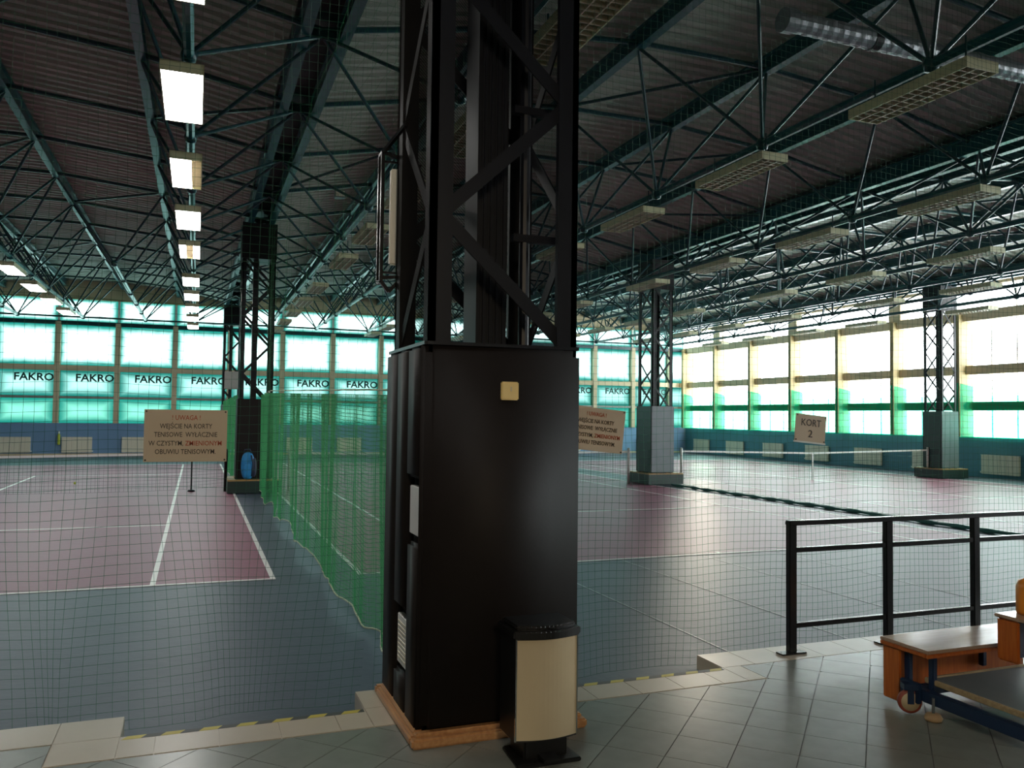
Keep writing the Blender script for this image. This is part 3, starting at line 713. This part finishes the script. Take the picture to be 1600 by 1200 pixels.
# ================================================================== HANGING NETS
def gather(x, z, cs):
    d = 0
    if z < 1.5:
        wz = (1-z/1.5)**1.1
        for xc, wd, st in cs:
            d += (xc-x)*math.exp(-((x-xc)/wd)**2)*st*wz
    return d
def hanging_net(name, label, x0, x1, z0, z1, y, cell, r, m, cs, dip=.02, group=None, open_=None):
    t = thing(name, label, 'net', ((x0+x1)/2, y, z0), group)
    def P(x, z):
        return (x+gather(x, z, cs)+.012*math.sin(z*3.1+x*5), y+.02*math.sin(x*2.3+.4*z)+.012*math.sin(x*11+z), z+.012*math.sin(x*4.3+z*2))
    q = MB(); n = int((x1-x0)/cell)
    zs = [z0+(z1-z0)*k/34 for k in range(35)]
    for k in range(n+1):
        x = x0+k*cell
        q.tube([P(x, z) for z in zs], r, 3, cap=False)
    nx = int((x1-x0)/.2)
    for k in range(int((z1-z0)/cell)+1):
        z = z0+k*cell; q.tube([P(x0+(x1-x0)*i/nx, z) for i in range(nx+1)], r, 3, cap=False)
    o = q.build('mesh', m, t); o['kind'] = 'stuff'
    MB().tube([P(x0+(x1-x0)*i/nx, z1+.01) for i in range(nx+1)], .006, 6).build('head_rope', 'netdark', t)
    return t
hanging_net('safety_net', 'tall dark green ball net hanging along the platform edge left of the column', -4.6, 1.15, .02, 6.9, 5.785, .06, .0012, 'netdark', [(-.8, .25, .75), (-1.5, .22, .5), (.15, .45, .7), (.55, .4, .5)])
hanging_net('safety_net', 'tall dark green ball net hanging along the platform edge right of the column', 1.2, 11.0, .02, 6.9, 5.785, .06, .0012, 'netdark', [(8.5, .4, .4)])
# partition nets between court one and two, seen nearly edge on
def partition(label, y0, y1, xf, z1f, cell, r, m, zbot=None, group=None):
    t = thing('partition_net', label, 'net', (xf(y0), (y0+y1)/2, 0), group)
    q = MB(); n = int((y1-y0)/cell)
    zb = zbot or (lambda y: .03)
    def P(y, s):
        zt = z1f(y); b = zb(y); z = b+(zt-b)*s
        fold = .05*math.sin(y*1.9)+.018*math.sin(y*5.3+1)+.004*math.sin(y*17)
        return (xf(y)+fold*(1.1-.6*s), y+.05*math.sin(y*6+s*4)*(1-s), z)
    for k in range(n+1):
        y = y0+k*cell; q.tube([P(y, s/10) for s in range(11)], r, 3, cap=False)
    hh = z1f((y0+y1)/2); nz = int(hh/cell); ny = int((y1-y0)/.09)
    for k in range(nz+1):
        q.tube([P(y0+(y1-y0)*i/ny, k/nz) for i in range(ny+1)], r, 3, cap=False)
    o = q.build('mesh', m, t); o['kind'] = 'stuff'
    MB().tube([P(y0+(y1-y0)*i/ny, 0) for i in range(ny+1)], .009, 6).build('hem_rope', 'rope', t)
    MB().tube([P(y0+(y1-y0)*i/ny, 1) for i in range(ny+1)], .003, 6).build('head_rope', 'netgreen', t)
    return t
partition('bright green partition net drooping between the two left courts', 5.9, 21.25, lambda y: 1.46, lambda y: 2.15+.3*min(1, (y-5.9)/13), .042, .0031, 'netgreen',
          lambda y: .02+.10*abs(math.sin(y*1.15+.5))+.06*abs(math.sin(y*2.9)))
partition('faint upper green net above the bright partition between the left courts', 5.95, 21.4, lambda y: 1.55, lambda y: 6.8, .4, .001, 'netgreen', lambda y: 2.2+.3*min(1, (y-5.9)/13))
partition('bright green partition net behind the padded column towards the far wall', 23.0, 38.8, lambda y: 1.02+.1*(y-23)/16, lambda y: 2.5, .05, .003, 'netgreen')
# rolled net lying between court two and three
q = MB(); N = 70
q.tube([(13.2+.035*math.sin(k*.9)+.3*(1-k/N), 8.8+12.4*k/N, .038) for k in range(N+1)], [.035+.01*math.sin(k*1.7) for k in range(N+1)], 8)
o = q.build('rolled_net', 'rollednet', None, True); tag(o, 'dark green net rolled up on the floor between the second and third courts', 'net')

# ================================================================== SIGNS
def sign(name, label, cx, cz, wd, ht, tilt, lines, y=5.74, frame=False):
    t = thing(name, label, 'sign', (cx, y, cz))
    R = Matrix.Translation((cx, y, cz)) @ Matrix.Rotation(tilt, 4, 'Y')
    o = MB().box((-wd/2, -.003, -ht/2), (wd/2, .003, ht/2)).build('board', 'sign', None); o.parent = t; o.matrix_local = Matrix.Rotation(tilt, 4, 'Y')
    if frame:
        o = MB().box((-wd/2-.006, -.006, -ht/2-.012), (wd/2+.006, .006, -ht/2+.002)).build('bottom_strip', 'white', None); o.parent = t; o.matrix_local = Matrix.Rotation(tilt, 4, 'Y')
    for sx in (-1, 1):
        for sz in (-1, 1):
            o = MB().lathe([(0, 0), (.006, 0), (.006, .006), (0, .006)], 8).build('eyelet', 'ink', None); o.parent = t
            o.matrix_local = Matrix.Rotation(tilt, 4, 'Y') @ Matrix.Translation((sx*(wd/2-.012), -.003, sz*(ht/2-.012))) @ Matrix.Rotation(math.pi/2, 4, 'X')
    for body, size, dx, dz, m, st in lines:
        o = text('lettering', body, size, (0, 0, 0), (0, 0, 0), m, None, 1, bold=.0003)
        xs_ = [v.co.x for v in o.data.vertices]; st = st/max(1e-3, max(xs_)-min(xs_)); o.parent = t
        o.matrix_local = Matrix.Rotation(tilt, 4, 'Y') @ Matrix.Translation((dx, -.0045, dz)) @ Matrix.Rotation(math.pi/2, 4, 'X') @ Matrix.Diagonal((st, 1, 1, 1))
U = [('! UWAGA !', .044, 0, .115, 'red', .17), ('WEJŚCIE NA KORTY', .044, 0, .06, 'ink', .315), ('TENISOWE  WYŁĄCZNIE', .044, 0, .006, 'ink', .38),
     ('W CZYSTYM,', .044, -.118, -.05, 'ink', .205), ('ZMIENIONYM', .044, .108, -.05, 'red', .222), ('OBUWIU TENISOWYM.', .044, 0, -.104, 'ink', .365)]
sign('warning_sign', 'cream notice board with red and black Polish lettering on the net left of the column', -.06, 1.857, .50, .335, 0.0, U)
sign('warning_sign', 'tilted cream notice board half hidden behind the right of the near column', 2.885, 1.915, .50, .335, .10, U)
sign('court_sign', 'cream KORT 2 sign hanging on the net above the railing', 4.955, 1.935, .325, .235, .09, [('KORT', .085, 0, .045, 'ink', .21), ('2', .09, 0, -.05, 'ink', .045)], frame=True)

# ================================================================== RAILING
RY = 5.515
t = thing('railing', 'black steel guard rail with square posts on the tiled platform edge', 'railing', (6, RY, PZ))
for k in range(6):
    x = 4.565+1.02*k
    MB().box((x-.036, RY-.026, PZ+.012), (x+.036, RY+.026, 1.155)).build('post', 'black', t, bevel=.004)
    f = MB().box((x-.12, RY-.045, PZ+.001), (x+.12, RY+.045, PZ+.013)).build('base_plate', 'black', t, bevel=.003)
MB().box((4.525, RY-.032, 1.145), (9.9, RY+.032, 1.185)).build('top_rail', 'black', t, bevel=.006)
for z in (.945, .335): MB().box((4.565, RY-.02, z-.02), (9.9, RY+.02, z+.02)).build('cross_rail', 'black', t, bevel=.003)

# ================================================================== CART
t = thing('trolley', 'wheeled orange plywood seating trolley on a navy steel frame at the right edge', 'trolley', (4.9, 4.0, PZ))
def cbox(name, lo, hi, m, bev=.005): return MB().box(lo, hi).build(name, m, t, bevel=bev)
cbox('top_board', (4.405, 4.025, .515), (5.75, 4.425, .538), 'cart_top')
cbox('front_lip', (4.405, 4.025, .488), (5.75, 4.045, .514), 'cart_ply')
cbox('side_lip', (4.405, 4.046, .488), (4.424, 4.425, .514), 'cart_ply')
cbox('back_panel', (4.446, 4.40, .17), (5.75, 4.42, .514), 'cart_ply')
cbox('end_panel', (4.425, 4.27, .135), (4.445, 4.42, .487), 'cart_ply', .008)
for x, y in ((4.485, 4.255), (4.50, 4.075), (5.30, 4.37)): cbox('support_post', (x-.02, y-.02, .27), (x+.02, y+.02, .514), 'cart_blue')
cbox('shelf', (4.515, 3.44, .31), (5.75, 4.11, .33), 'cart_shelf', .002)
cbox('shelf_edge', (4.49, 3.44, .303), (4.514, 4.135, .338), 'cart_edge')
cbox('shelf_edge', (4.515, 4.111, .303), (5.75, 4.135, .338), 'cart_edge')
cbox('frame_beam', (4.435, 2.75, .195), (4.495, 4.29, .27), 'cart_blue')
cbox('frame_beam', (4.496, 4.17, .20), (5.7, 4.22, .265), 'cart_blue')
cbox('frame_beam', (4.496, 2.9, .20), (5.7, 2.95, .265), 'cart_blue')
cbox('axle_bracket', (4.40, 4.10, .18), (4.434, 4.25, .31), 'cart_blue')
cbox('upper_box_side', (4.86, 3.75, .485), (4.882, 3.905, .755), 'cart_ply', .012)
cbox('upper_box_top', (4.85, 3.45, .756), (5.6, 3.915, .778), 'cart_top')
cbox('upper_box_side', (4.86, 3.46, .485), (4.882, 3.55, .755), 'cart_ply', .008)
cbox('upper_box_back', (4.883, 3.86, .485), (5.6, 3.88, .755), 'bagdark')
cbox('riser_panel', (4.50, 3.40, .285), (5.7, 3.425, .60), 'cart_ply', .008)
cbox('riser_top', (4.50, 3.20, .60), (5.7, 3.43, .62), 'cart_top')
cbox('riser_panel', (4.50, 3.2, .285), (4.52, 3.399, .599), 'cart_ply', .008)
def caster(x, y, yaw):
    k = thing('caster', None, None, (0, 0, 0)); k.parent = t; k.matrix_parent_inverse = Matrix.Translation(-Vector(t.location)); k.location = (x, y, PZ)
    A = Matrix.Translation((0, 0, .078)) @ Matrix.Rotation(yaw, 4, 'Z'); W = A @ Matrix.Rotation(math.pi/2, 4, 'X')
    def ad(nm, mb, m, mt, sm=True):
        o = mb.build(nm, m, None, sm); o.parent = k; o.matrix_local = mt
    ad('tread', MB().lathe([(.056, -.02), (.073, -.018), (.0765, 0), (.073, .018), (.056, .02)], 28), 'wheelred', W)
    ad('disc', MB().lathe([(0, -.02), (.058, -.021), (.058, .021), (0, .02)], 28), 'wheelcream', W)
    ad('hub', MB().lathe([(0, -.027), (.014, -.027), (.014, .027), (0, .027)], 12), 'cart_blue', W)
    for sd in (-1, 1): ad('fork_plate', MB().box((-.02, sd*.027-.003, -.012), (.02, sd*.027+.003, .09)), 'cart_blue', A, False)
    ad('fork_head', MB().box((-.045, -.04, .08), (.045, .04, .115)), 'cart_blue', A, False)
caster(4.385, 4.155, math.radians(-28)); caster(4.385, 2.9, math.radians(-28))
MB().lathe([(0, .0), (.05, .0), (.055, .018), (.042, .04), (.016, .046), (0, .046)], 20, c=(4.42, 4.0, PZ+.002)).build('rubber_foot', 'rubber', t, True)
bar('foot_stem', (4.42, 4.0, PZ+.04), (4.42, 4.0, .25), .009, 'cart_shelf', t)
bar('wire', (4.40, 4.06, PZ+.03), (4.385, 4.05, .22), .0025, 'chrome', t)
o = MB().lathe([(0, 0), (.09, 0), (.095, .02), (.095, .17), (.08, .21), (.03, .23), (0, .23)], 24, c=(5.055, 3.80, .779)).build('orange_tub', 'orange', None, True)
tag(o, 'rounded orange plastic tub standing on the trolley at the right edge', 'tub')

# ================================================================== SMALL THINGS
# backpack on the bench of the left far column
bx, by, bz = 1.22, 21.575, .351
t = thing('backpack', 'bright blue backpack leaning on the padded column between the left courts', 'bag', (bx, by, bz))
def blob(name, c, s, m, parent, e=2.6, n=14):
    mb = MB(); 
    for a in range(n+1):
        th = -math.pi/2+math.pi*a/n
        for b in range(2*n):
            ph = 2*math.pi*b/(2*n)
            def sp(v): return math.copysign(abs(v)**(2/e), v)
            mb.v.append((c[0]+s[0]*sp(math.cos(th))*sp(math.cos(ph)), c[1]+s[1]*sp(math.cos(th))*sp(math.sin(ph)), c[2]+s[2]*sp(math.sin(th))))
    for a in range(n):
        for b in range(2*n):
            p, q = a*2*n+b, a*2*n+(b+1) % (2*n); mb.f.append((p, q, q+2*n, p+2*n)); mb.mi.append(0)
    return mb.build(name, m, parent, True)
blob('body', (bx, by, bz+.34), (.16, .065, .34), 'bag', t)
blob('front_pocket', (bx-.01, by-.07, bz+.22), (.12, .035, .18), 'bag', t)
blob('side_pocket', (bx+.15, by-.01, bz+.30), (.06, .06, .24), 'bagdark', t)
MB().tube([(bx-.1, by-.02, bz+.66), (bx-.08, by-.03, bz+.74), (bx+.04, by-.03, bz+.75), (bx+.08, by-.02, bz+.66)], .018, 8).build('handle', 'bagdark', t, True)
MB().tube([(bx+.08, by-.05, bz+.6), (bx+.12, by-.11, bz+.4), (bx+.1, by-.08, bz+.08)], .02, 8).build('strap', 'bagdark', t, True)
for (x, y, lab) in ((-7.2, 22.0, 'farther left on the maroon court'), (-3.05, 25.3, 'beyond the left court net')):
    mb = MB(); mb.lathe([(.0325*math.sin(math.pi*k/8)+1e-4, .0325*(1-math.cos(math.pi*k/8))) for k in range(9)], 12, c=(x, y, .004))
    tag(mb.build('tennis_ball', 'ball', None, True), 'small yellow tennis ball lying '+lab, 'ball', 'tennis balls on the left court')
# small ceiling speaker and extra bits under the roof
t = thing('ceiling_speaker', 'small pale speaker box under the roof right of the central girder', 'speaker', (3.0, 19.5, 7.15))
MB().box((2.9, 19.4, 7.1), (3.15, 19.6, 7.28)).build('box', 'padgrey', t, bevel=.01)
MB().box((2.92, 19.39, 7.12), (3.13, 19.401, 7.26)).build('grille', 'radiator', t)

# assumed unseen warm lamp behind the viewer, added to light signs, bin and dial
t = thing('assumed_front_lamp', 'assumed warm round lamp added behind the viewer to light the signs and bin', 'ceiling light', (0.3, -2.2, 4.0))
MB().lathe([(0, .12), (.45, .12), (.5, .08), (.5, 0), (.47, 0), (.47, .07), (0, .09)], 32, c=(.3, -2.2, 4.0)).build('shade', 'lamp_body', t, True)
MB().tube([(.3, -2.2, 4.12), (.3, -2.2, 7.3)], .015, 8).build('suspension_rod', 'steel', t)
l = bpy.data.lights.new('assumed_fill_light', 'AREA'); l.shape = 'DISK'; l.size = .9; l.energy = 150; l.color = (1.0, .82, .58)  # warm fill light added with the assumed lamp
lo = bpy.data.objects.new('assumed_fill_light', l); COL.objects.link(lo); lo.location = (0, 0, .0); lo.parent = t
lo.rotation_euler = (math.radians(35), 0, math.radians(-12))
